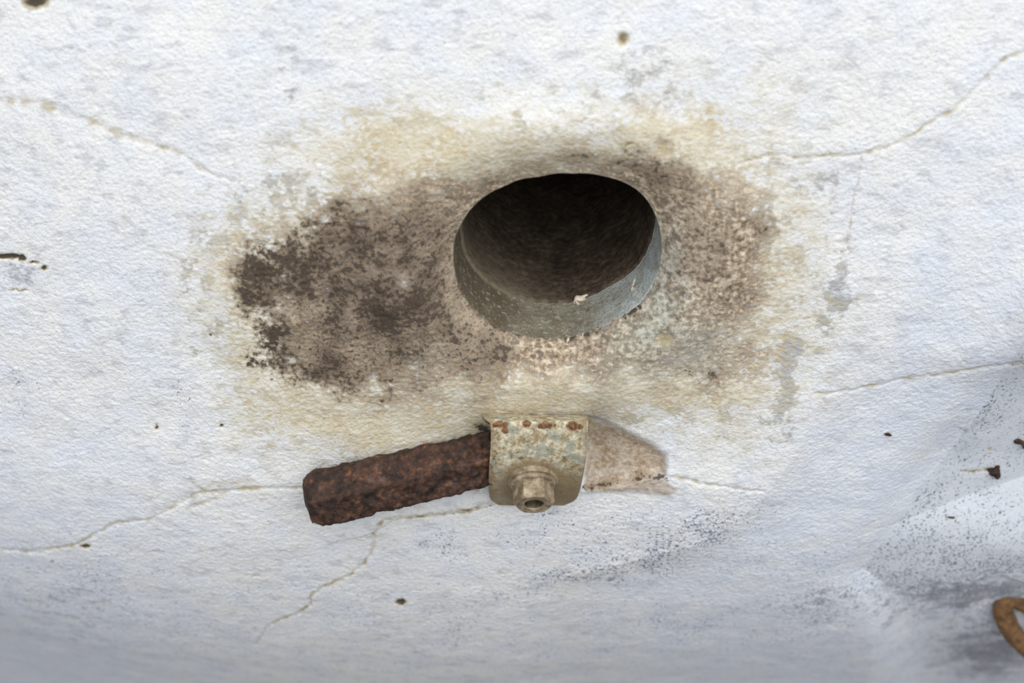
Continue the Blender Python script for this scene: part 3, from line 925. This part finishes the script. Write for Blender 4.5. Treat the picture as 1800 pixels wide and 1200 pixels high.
# ------------------------------------------------------------------ small things stuck to the wall
def lump(name, c, rad, axes, mat, seed, n=14, m=20, amp=.25):
    """uneven pebble with a pointed end, long axis along axes[0]"""
    vs, fs = [], []
    for i in range(n + 1):
        ph = math.pi * i / n
        for j in range(m):
            th = 2 * math.pi * j / m
            d = np.array([math.cos(ph), math.sin(ph) * math.cos(th), math.sin(ph) * math.sin(th)])
            vs.append(d)
    vs = np.array(vs)
    k = 1 + amp * perlin3(vs * 1.9 + seed) + amp * .6 * perlin3(vs * 4.5 + seed)
    p = vs * k[:, None] * np.array(rad)
    p = p @ np.array(axes) + c
    for i in range(n):
        for j in range(m):
            q = (j + 1) % m
            fs.append((i * m + j, i * m + q, (i + 1) * m + q, (i + 1) * m + j)[::-1])
    return p, fs

def frame(ang):
    a = math.radians(ang); c, s = math.cos(a), math.sin(a)
    return [(c, 0, s), (-s, 0, c), (0, -1, 0)]

def lumps(name, parts, mat):
    V_, F_ = [], []; off = 0
    for k, (c, rad, ax) in enumerate(parts):
        p, f = lump(name, np.array(c), rad, ax, mat, 3.1 * k + len(name))
        V_.append(p); F_ += [tuple(i + off for i in q) for q in f]; off += len(p)
    return mesh_obj(name, np.concatenate(V_), F_, mat)

dg = bpy.context.evaluated_depsgraph_get()
def bvh_of(o):
    me = o.data
    return BVHTree.FromPolygons([o.matrix_world @ v.co if False else v.co for v in me.vertices], [tuple(p.vertices) for p in me.polygons])
c = on_wall(1560, 763, .0002)
tag(lumps('seed_husk', [(c, (.0016, .0008, .0010), frame(-12)), (c + np.array([.0012, -.0002, -.0003]), (.0009, .0006, .0007), frame(-20))], M_HUSK),
    'tiny dark husk stuck to the rough white plaster beside the crease', 'husk')
c = on_wall(1672, 909, .0002)
tag(lumps('seed_husk', [(c, (.0021, .0006, .0007), frame(-5))], M_HUSK), 'thin brown husk lying on the smooth speckled white face', 'husk')
c = on_wall(1748, 828, .0002)
nail = lumps('nail_stub', [(c, (.0030, .0026, .0026), frame(40)), (c + np.array([.0018, -.0004, -.0022]), (.0016, .0026, .0016), frame(10)), (c + np.array([-.0022, 0, .0014]), (.002, .0012, .0012), frame(30)), (c + np.array([.0008, 0, .003]), (.0012, .0016, .0010), frame(70))], M_RUST)
tag(nail, 'rusted nail stub at the end of a short dark crack in the smooth face', 'nail')
c = on_wall(1789, 775, .0002)
nail2 = lumps('nail_stub', [(c, (.0022, .0016, .0016), frame(-15)), (c + np.array([.0030, 0, -.0014]), (.0024, .0011, .0012), frame(-30)), (c + np.array([.0050, 0, -.0038]), (.0022, .0016, .0012), frame(-60))], M_RUST)
tag(nail2, 'smaller split rusty nail stub higher on the smooth speckled face', 'nail')

mt = BVHTree.FromPolygons([tuple(v) for v in (mv + cen)], [tuple(p.vertices) for p in mouth.data.polygons])
def in_mouth(u_, v_):
    r = Vector(ray(u_, v_)).normalized()
    h = mt.ray_cast(Vector(CAM), r)
    return np.array(h[0]) if h[0] is not None else np.array(on_wall(u_, v_))
c = in_mouth(1020, 527) + np.array([0, -.0002, .0008])
tag(lumps('cocoon', [(c, (.0028, .0016, .0018), frame(-12)), (c + np.array([-.0026, -.0012, -.0008]), (.0014, .0008, .0010), frame(70)), (c + np.array([-.0012, -.0030, -.001]), (.0022, .0006, .0008), frame(-52)), (c + np.array([.002, .0006, .0012]), (.0018, .0006, .0008), frame(25))], M_SILK),
    'pale ragged cocoon clinging to the middle of the cement pipe mouth', 'cocoon')
c = in_mouth(1115, 505) + np.array([-.0004, -.0002, .0005])
tag(lumps('cocoon', [(c + np.array([0, 0, .0022]), (.0022, .0006, .0008), frame(75)), (c + np.array([-.0006, 0, -.001]), (.0016, .0006, .0008), frame(80)), (c + np.array([.0006, -.0004, -.0016]), (.0016, .0005, .0007), frame(-70))], M_SILK),
    'thin pale thread cocoon on the bluish right side of the pipe mouth', 'cocoon')
